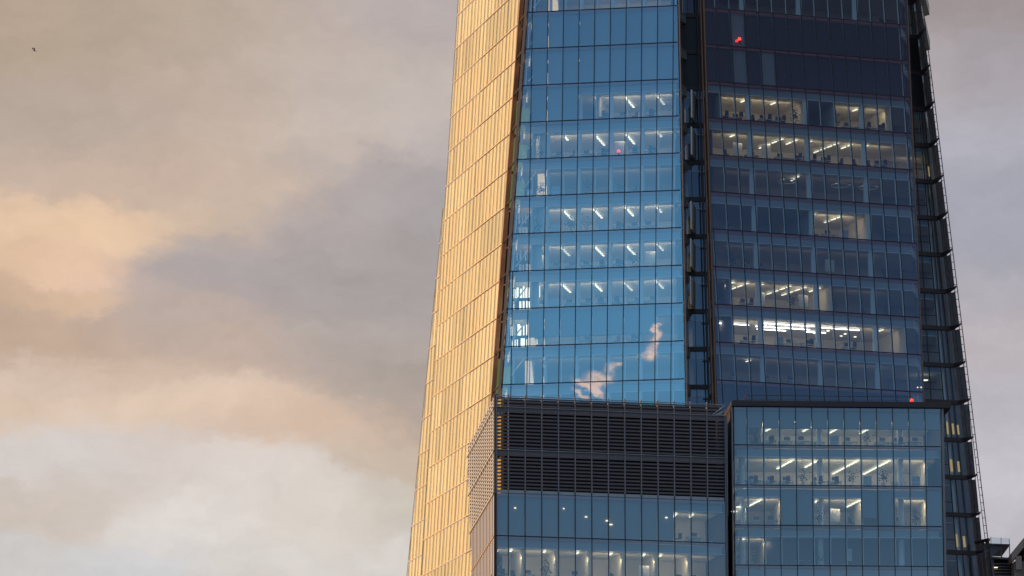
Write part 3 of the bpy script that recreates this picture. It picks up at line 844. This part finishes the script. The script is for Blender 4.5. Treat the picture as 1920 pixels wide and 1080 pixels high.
m.box(52.42,52.62,466.9,474,50,69.32,'stone')
apart(m, 'parapet', root=sb, base=PS)
m = MB(); m.box(51.35,52.41,467.5,474,-1.7,66.9,'stone'); m.box(51.5,52.1,467.1,467.49,66.0,67.4,'stone'); m.box(52.63,54.2,467.6,474,-1.7,68.6,'stone')
apart(m, 'wall', root=sb, base=PS)
m = MB(); m.lathe((52.72,467.0,67.35), [(.04,0),(.10,.04),(.10,.18),(.04,.22)], 'spot', 10); m.bar((52.72,467.0,67.45),(52.72,467.7,67.45), .03, 'lamp_body')
apart(m, 'wall_lamp', root=sb, base=PS)

# ---- ceiling lights: one thing per run of luminaires
def light_run(F, x, z, d0, dirv, n, seg, label, group, mm='lum', wdt=.20, gap=.42):
    p0 = Vector(F.p(x, z, d0)); dv = Vector((dirv[0], dirv[1], 0)).normalized(); sd_ = Vector((dv.y, -dv.x, 0))*wdt/2
    m = MB(); t = 0
    if mm == 'lum_cool': gap = .05
    for i in range(n):
        a = p0+dv*t; b = p0+dv*(t+seg)
        zz = Vector((0,0,-.07)); m.hexa([a-sd_+zz, a+sd_+zz, b+sd_+zz, b-sd_+zz, a-sd_, a+sd_, b+sd_, b-sd_], mm)
        m.bar(a+dv*seg*.5, a+dv*seg*.5+Vector((0,0,.10)), .015, 'lamp_body', 4)
        t += seg+gap
    o = m.build('ceiling_light', None, tuple(p0)); tag(o, label, 'ceiling light', group); return o
def row_name(k): return ORD[k] if k >= 0 else 'lowest'
GB, GD, GR, GL_ = 'ceiling light runs behind the blue facade', 'ceiling light runs behind the dark facade', 'ceiling light runs in the office block', 'ceiling lights under the louvres'
hB = lv(1)-lv(0)-1.12
for k, cols in {7:[4,6,8], 6:[2,4,6,8], 4:[2,4,6,8], 3:[2,4,6,8], 2:[2,4,6,8]}.items():
    for n_, j in enumerate(cols):
        nseg = 5
        if k == 6 and j == 2: nseg = 2
        dim = (k, j) in ((7,8),(6,8),(3,8),(4,8),(2,8),(3,2),(2,6))
        light_run(B, Bj(j)(lv(k))-.15+RP.uniform(-.12,.12), lv(k)+hB, (1.9 if j < 8 else 1.5)+RP.uniform(-.3,.7), (.22,1), max(2, nseg - RP.choice([0,0,1,2])) if k != 6 or j != 2 else 2, .48,
                  'pale ceiling light run, blue facade, %s storey above louvres, %s window from left' % (ORD[k], NTH[min(j+1, 12)]), GB, mm='lum_dim' if dim else 'lum')
def dl(k, j, n, d=1.2, dirv=(-.52,1), seg=.85, mm='lum', wdt=.16, dx=0):
    light_run(D, Dj(int(j))(lv(k))+(j-int(j))*1.4437+dx, lv(k)+hB, d, dirv, n, seg,
        'warm ceiling light run, dark facade, %s storey above office roof, %s bay' % (row_name(k), NTH[max(int(j), 0)]), GD, mm, wdt)
for j, n in ((3.2,1),(5.3,1),(9.2,1),(11.1,1)): dl(7, j, n, 2.2)
for j, n in ((2.2,1),(5.6,4),(6.6,2),(7.6,1),(9.5,4),(10.5,2),(11.6,1)): dl(6, j, n, 1.8)
for j, n in ((7.5,1),(9.4,3)): dl(4, j, n, 1.6)
for j, n in ((1.5,1),(2.5,3),(3.5,1),(5.45,5),(6.5,4),(7.5,2)): dl(2, j, n, 1.4)
dl(5, 6.5, 2, 1.6, (-.30,1))
for j, n, d in ((.7,3,3.6),(3.4,5,2.2),(3.5,5,3.9),(7.4,4,2.6),(7.2,2,5.0)):
    dl(1, j, n, d, (1,.33), 1.1, 'lum_cool', .09)
dl(1, 11.8, 1, 1.6); dl(1, 3.9, 3, 5.2, (1,.33), 1.0, 'lum_cool', .08); dl(0, 2.6, 1, 2.4)
hR = 3.82-1.12
def rl_(zi, x, n, d=1.4, mm='lum', seg=.62, cut=0):
    j = max(0, sum(1 for q_ in RJ if q_ < x)-1)
    light_run(Rf, x, RZ[zi]-1.10, d, (-.235,1), n, seg,
      'cream ceiling light run, office block, %s storey from roof, %s window' % (NTH[zi], NTH[j]), GR, mm, .22, .34)
for x, n in ((25.2,3),(28.8,3),(31.6,4),(34.6,4)): rl_(0, x, n, 4.2)
for x, n in ((26.8,6),(29.2,5),(33.0,9),(36.0,9)): rl_(1, x, n, 1.6)
for x, n in ((23.7,5),(29.2,3),(33.1,5)): rl_(2, x, n, 1.6)
rl_(3, 22.0, 1, 1.3, seg=1.0)
def ll_(zi, j, n, d, dx=.6, seg=.8):
    light_run(Lf, LJ[j]+dx, LZ[zi]-1.10, d, (-.1,1), n, seg,
      'warm ceiling light, louvred annex, %s glazed storey, %s window from the left' % (NTH[zi-2], NTH[j]), GL_)
for j in (11, 12): ll_(2, j, 2, 1.6)
for j in (1, 3, 5, 7, 9, 10): ll_(3, j, 1, 1.3, seg=1.1)
ll_(3, 0, 1, 2.2)
def ring(p_, rad, label):
    m = MB(); n = 28
    for i in range(n):
        a, b = 2*math.pi*i/n, 2*math.pi*(i+1)/n
        m.bar((rad*math.cos(a), rad*math.sin(a), 0), (rad*math.cos(b), rad*math.sin(b), 0), .05, 'column', 5)
    for i in (0, 9, 18):
        a = 2*math.pi*i/n; m.bar((rad*math.cos(a), rad*math.sin(a), 0), (0, 0, .45), .01, 'column', 4)
    o = m.build('ring_pendant'); o.location = p_; tag(o, label, 'ring lamp', 'unlit ring lamps behind the dark facade')
for x, nm in ((28.2,'leftmost'),(33.6,'middle'),(36.4,'rightmost')):
    ring(D.p(x, lv(5)+2.25, 2.6), .95, 'large unlit ring lamp hanging in the dark facade, %s of three' % nm)
# glints of lamps that show in front of the drawn blinds
def spot(p_, label, group, r=.12, mm='spot'):
    m = MB(); m.lathe((0,0,0), [(r*.4,0),(r,.03),(r,.09),(r*.3,.13)], mm, 12); m.bar((0,0,.12),(0,0,.5), .012, 'lamp_body', 4)
    o = m.build('pendant_lamp'); o.location = p_; tag(o, label, 'pendant lamp', group)
GP = 'small glowing pendant lamps'
for i, (x, z, r, wd) in enumerate(((.35,66.0,.10,'second'),(9.0,65.1,.16,'eighth'),(9.35,64.75,.16,'eighth, lower of the pair,'),(7.0,65.4,.12,'sixth'),(14.6,65.6,.13,'eleventh'),(4.9,66.1,.08,'fourth'))):
    spot(Lf.p(x, z, .22), 'small glowing lamp before drawn blind, %s window under louvres' % wd, GP, r)
for i, (x, z, d, wd) in enumerate(((21.5,66.9,1.6,'first, higher'),(21.1,66.4,1.2,'first, lower'))):
    spot(Rf.p(x, z, d), 'round pendant lamp, %s one, in the left corner window of the office block' % wd.split(', ')[1], GP, .3, 'lum')
for i, (x, z, d) in enumerate(((26.8,86.5,2.0),(27.6,86.8,2.6),(30.5,86.4,2.2),(31.8,86.7,2.0),(33.0,86.2,1.7),(33.7,86.6,2.5),(25.6,86.9,2.2),(34.6,86.3,2.2))):
    spot(D.p(x, z, d), 'round glowing pendant lamp, %s from the left in the brightest dark facade storey' % NTH[i], GP, .15, 'lum')
for i, (x, z, d, nm) in enumerate(((41.6,82.9,1.2,'higher'),(41.2,82.2,1.6,'lower'))):
    spot(D4.p(x, z, d), 'oval lamp, %s one, in right recess just above the office roof' % nm, GP, .3, 'lum')
spot(D4.p(42.6, 75.0, .8), 'small white lamp in right recess beside the office block, above the amber one', GP, .16, 'lum')
spot(D4.p(42.5, 74.0, .8), 'amber lamp in right recess beside the office block', GP, .2, 'spot')

# ---- furniture near the glass
def mdesk():
    m = MB(); m.box(-.7,.7,-.35,.35,.70,.74,'desk_white')
    for sx in (-.66,.62):
        m.box(sx,sx+.04,-.33,.33,.66,.70,'desk_leg'); m.box(sx,sx+.04,-.33,-.29,0,.66,'desk_leg'); m.box(sx,sx+.04,.29,.33,0,.66,'desk_leg')
    m.box(-.55,.4,.30,.33,.35,.66,'desk_white'); return m
def mmon():
    m = MB(); m.box(-.28,.28,-.02,.02,.12,.46,'screen_dark'); m.box(-.03,.03,.02,.05,0,.3,'desk_leg'); m.box(-.12,.12,-.08,.10,0,.015,'desk_leg'); return m
def mchair():
    m = MB(); m.hexa([(-.24,-.24,.43),(.24,-.24,.43),(.24,.22,.43),(-.24,.22,.43),(-.22,-.22,.50),(.22,-.22,.50),(.22,.20,.50),(-.22,.20,.50)],'chair_dark')
    m.hexa([(-.21,.20,.55),(.21,.20,.55),(.21,.26,.55),(-.21,.26,.55),(-.17,.27,1.05),(.17,.27,1.05),(.17,.32,1.05),(-.17,.32,1.05)],'chair_dark')
    m.bar((0,0,.08),(0,0,.43),.03,'desk_leg')
    for i in range(5):
        t = i*2*math.pi/5; m.bar((0,0,.1),(.28*math.cos(t),.28*math.sin(t),.05),.02,'desk_leg',5)
    m.bar((0,.2,.45),(0,.24,.6),.02,'desk_leg',5); return m
def mplant(seed):
    r_ = random.Random(seed); m = MB(); m.lathe((0,0,0), [(.15,0),(.20,.35),(.17,.35)], 'pot', 10); m.bar((0,0,.3),(0,0,.9),.02,'leaf',5)
    for i in range(70):
        c = Vector((r_.gauss(0,.22), r_.gauss(0,.22), 1.15+r_.gauss(0,.28))); d1 = Vector([r_.uniform(-1,1) for _ in range(3)]).normalized()*.14; d2 = d1.orthogonal().normalized()*.05
        m.quad([c-d1, c+d2, c+d1, c-d2], 'leaf')
    return m
def mboard():
    m = MB(); m.box(-.55,.55,-.015,.015,.75,1.95,'paper'); m.box(-.5,-.46,-.02,.02,0,.75,'desk_leg'); m.box(.46,.5,-.02,.02,0,.75,'desk_leg'); m.box(-.55,-.4,-.25,.25,0,.04,'desk_leg'); m.box(.4,.55,-.25,.25,0,.04,'desk_leg'); return m
def mcab():
    m = MB(); m.box(-.4,.4,-.22,.22,.03,1.2,'desk_white'); m.box(-.37,.37,-.235,-.221,.08,.6,'desk_leg'); m.box(-.37,.37,-.235,-.221,.64,1.16,'desk_leg'); return m
protos = {'desk':(mdesk(),'desk','office desk','white desk'), 'monitor':(mmon(),'computer_monitor','monitor','dark monitor on a white desk'),
          'chair':(mchair(),'office_chair','office chair','dark swivel chair'), 'plant':(mplant(2),'potted_plant','potted plant','leafy dark potted plant'),
          'board':(mboard(),'whiteboard','whiteboard','white board on feet'), 'cab':(mcab(),'filing_cabinet','cabinet','pale low cabinet')}
meshes = {}
def place(kind, F, x, z, d, where, rz=0, s=1):
    mb, nm, cat, txt = protos[kind]
    if kind not in meshes:
        o = mb.build(nm); meshes[kind] = o
    else:
        o = meshes[kind].copy(); col.objects.link(o)
    q_ = F.p(x, z, d); o.location = q_; o.rotation_euler = (0,0,rz); o.scale = (s,s,s)
    tag(o, txt+', '+where, cat, {'desk':'office desks near the glass','monitor':'monitors on the office desks','chair':'office chairs near the glass','plant':'potted plants inside the offices','board':'whiteboards inside the offices','cab':'low cabinets inside the offices'}[kind])
rf = random.Random(21)
def furnish(F, J, k_z, bays_, where, step=1.5):
    yaw = math.atan(F.b) if F.b else 0
    for j in bays_:
        x = (J[j] if isinstance(J, list) else J(j)(k_z)) + step*.5
        w_ = where % (NTH[j] if j >= 0 else 'leftmost')
        c = rf.random()
        if c < .50:
            d = 1.9+rf.uniform(0,.5)
            place('desk', F, x, k_z, d, w_, yaw)
            q_ = F.p(x, k_z, d); 
            place('monitor', F, x+rf.uniform(-.3,.3), k_z+.741, d+.05, w_, yaw)
            if rf.random() < .5: place('chair', F, x+.1, k_z, 1.15, w_, yaw+math.pi)
        elif c < .66: place('chair', F, x, k_z, 1.4, w_, yaw+rf.uniform(-1,1))
        elif c < .82: place('plant', F, x, k_z, 1.5, w_, rf.uniform(0,6), rf.uniform(.85,1.15))
        elif c < .92: place('cab', F, x, k_z, 1.6, w_, yaw)
        else: place('board', F, x, k_z, 2.2, w_, yaw+.2)
for k in (7,): furnish(B, Bj, lv(k), (4,5,6,7), 'behind %s window, blue facade storey '+ORD[k]+' above louvres')
for k in (6,4,3,2): furnish(B, Bj, lv(k), range(0,8), 'behind %s window, blue facade storey '+ORD[k]+' above louvres')
for k in (5,1): furnish(B, Bj, lv(k), (0,1,3,5,6), 'behind %s window, blue facade storey '+ORD[k]+' above louvres')
for k, bb in ((7,(1,2,3,4,5,6,9,10,11,12)),(6,(1,2,3,4,5,6,7,8,9,10,11,12)),(4,(1,3,7,8,9,12)),(3,(1,2,3,8)),(2,(0,2,3,5,6,8,10)),(1,(2,4,5,6,9)),(0,(1,3,5,9))):
    furnish(D, Dj, lv(k), bb, 'behind %s window, dark facade storey '+ORD[k]+' above office roof', 1.44)
for zi, bb in ((0,(1,2,3,4,5,6,7,8,9,10,11)),(1,(0,1,2,3,4,5,6,7,8,9,10,11)),(2,(0,1,2,5,6,7,10,11)),(3,(0,1,4,5,7,9))):
    furnish(Rf, RJ, RZ[zi+1], bb, 'behind %s window, office block storey '+NTH[zi]+' from roof', 1.54)
for zi, bb in ((2,(11,12,13)),(3,(0,1,2,3,5,7,9,11,12))):
    furnish(Lf, LJ, LZ[zi+1], bb, 'behind %s window, louvred annex '+NTH[zi-2]+' glazed storey', 1.5)

# ---- added area lamps without fixtures, brightening the rooms, unlit ones dimly
def room_fill(F, xa, xb, zc, watt_m=20, c=(1,.76,.46)):
    n = max(1, round(abs(xb-xa)/6)); w_ = (xb-xa)/n
    for i in range(n):
        x = xa+(i+.5)*w_
        ld = bpy.data.lights.new('fill_light', 'AREA'); ld.shape = 'RECTANGLE'; ld.size = w_*.9; ld.size_y = .25
        ld.energy = watt_m*w_*.55; ld.color = c
        o = bpy.data.objects.new('fill_light', ld); col.objects.link(o); o.location = F.p(x, zc, 1.9)
        o.rotation_euler = Vector((-F.n[0], -F.n[1], .45)).to_track_quat('Z', 'Y').to_euler()
for k, rr in {7:[(4,9.6,20)], 6:[(0,9.6,18)], 4:[(0,9.6,20)], 3:[(0,9.6,18)], 2:[(0,9.6,16)], 1:[(0,8,14)], 10:[(3,7,26)], 5:[(0,9,5)], 0:[(0,9,4)]}.items():
    for a, b, p_ in rr: room_fill(B, Bj(a)(lv(k))+.2, Bj(b)(lv(k)), lv(k)+2.35, p_)
for k, rr in {7:[(1,7,17),(9,13.2,16)], 6:[(.4,13.6,15)], 4:[(7,10.7,22)], 2:[(0,7.9,17),(8.4,12.5,2.5)], 1:[(.6,12.9,14)], 5:[(1,12.5,2)], 3:[(1,12.5,2)], 0:[(1,12.5,3)]}.items():
    for a, b, p_ in rr: room_fill(D, max(Dj(0)(lv(k))+a*1.4437, D_l(lv(k))+1.2)+.2, Dj(0)(lv(k))+b*1.4437, lv(k)+2.35, p_)
for zi, a, b, p_ in ((0,1,12,30),(1,2,12,31),(1,0,2,8),(2,0,3,25),(2,5,8,23),(2,10,12,42),(3,0,2,22)):
    room_fill(Rf, RJ[a]+.2, RJ[b]+.9, RZ[zi+1]+2.35, p_)
for zi, a, b, p_ in ((2,11,13,18),(3,0,13,24)):
    room_fill(Lf, LJ[a]+.2, LJ[b]+.9, LZ[zi+1]+2.35, p_)
room_fill(D4, 40.9, 42.9, lv(-4)+2.2, 16); room_fill(D4, 40.0, 42.0, lv(6)+2.2, 16)
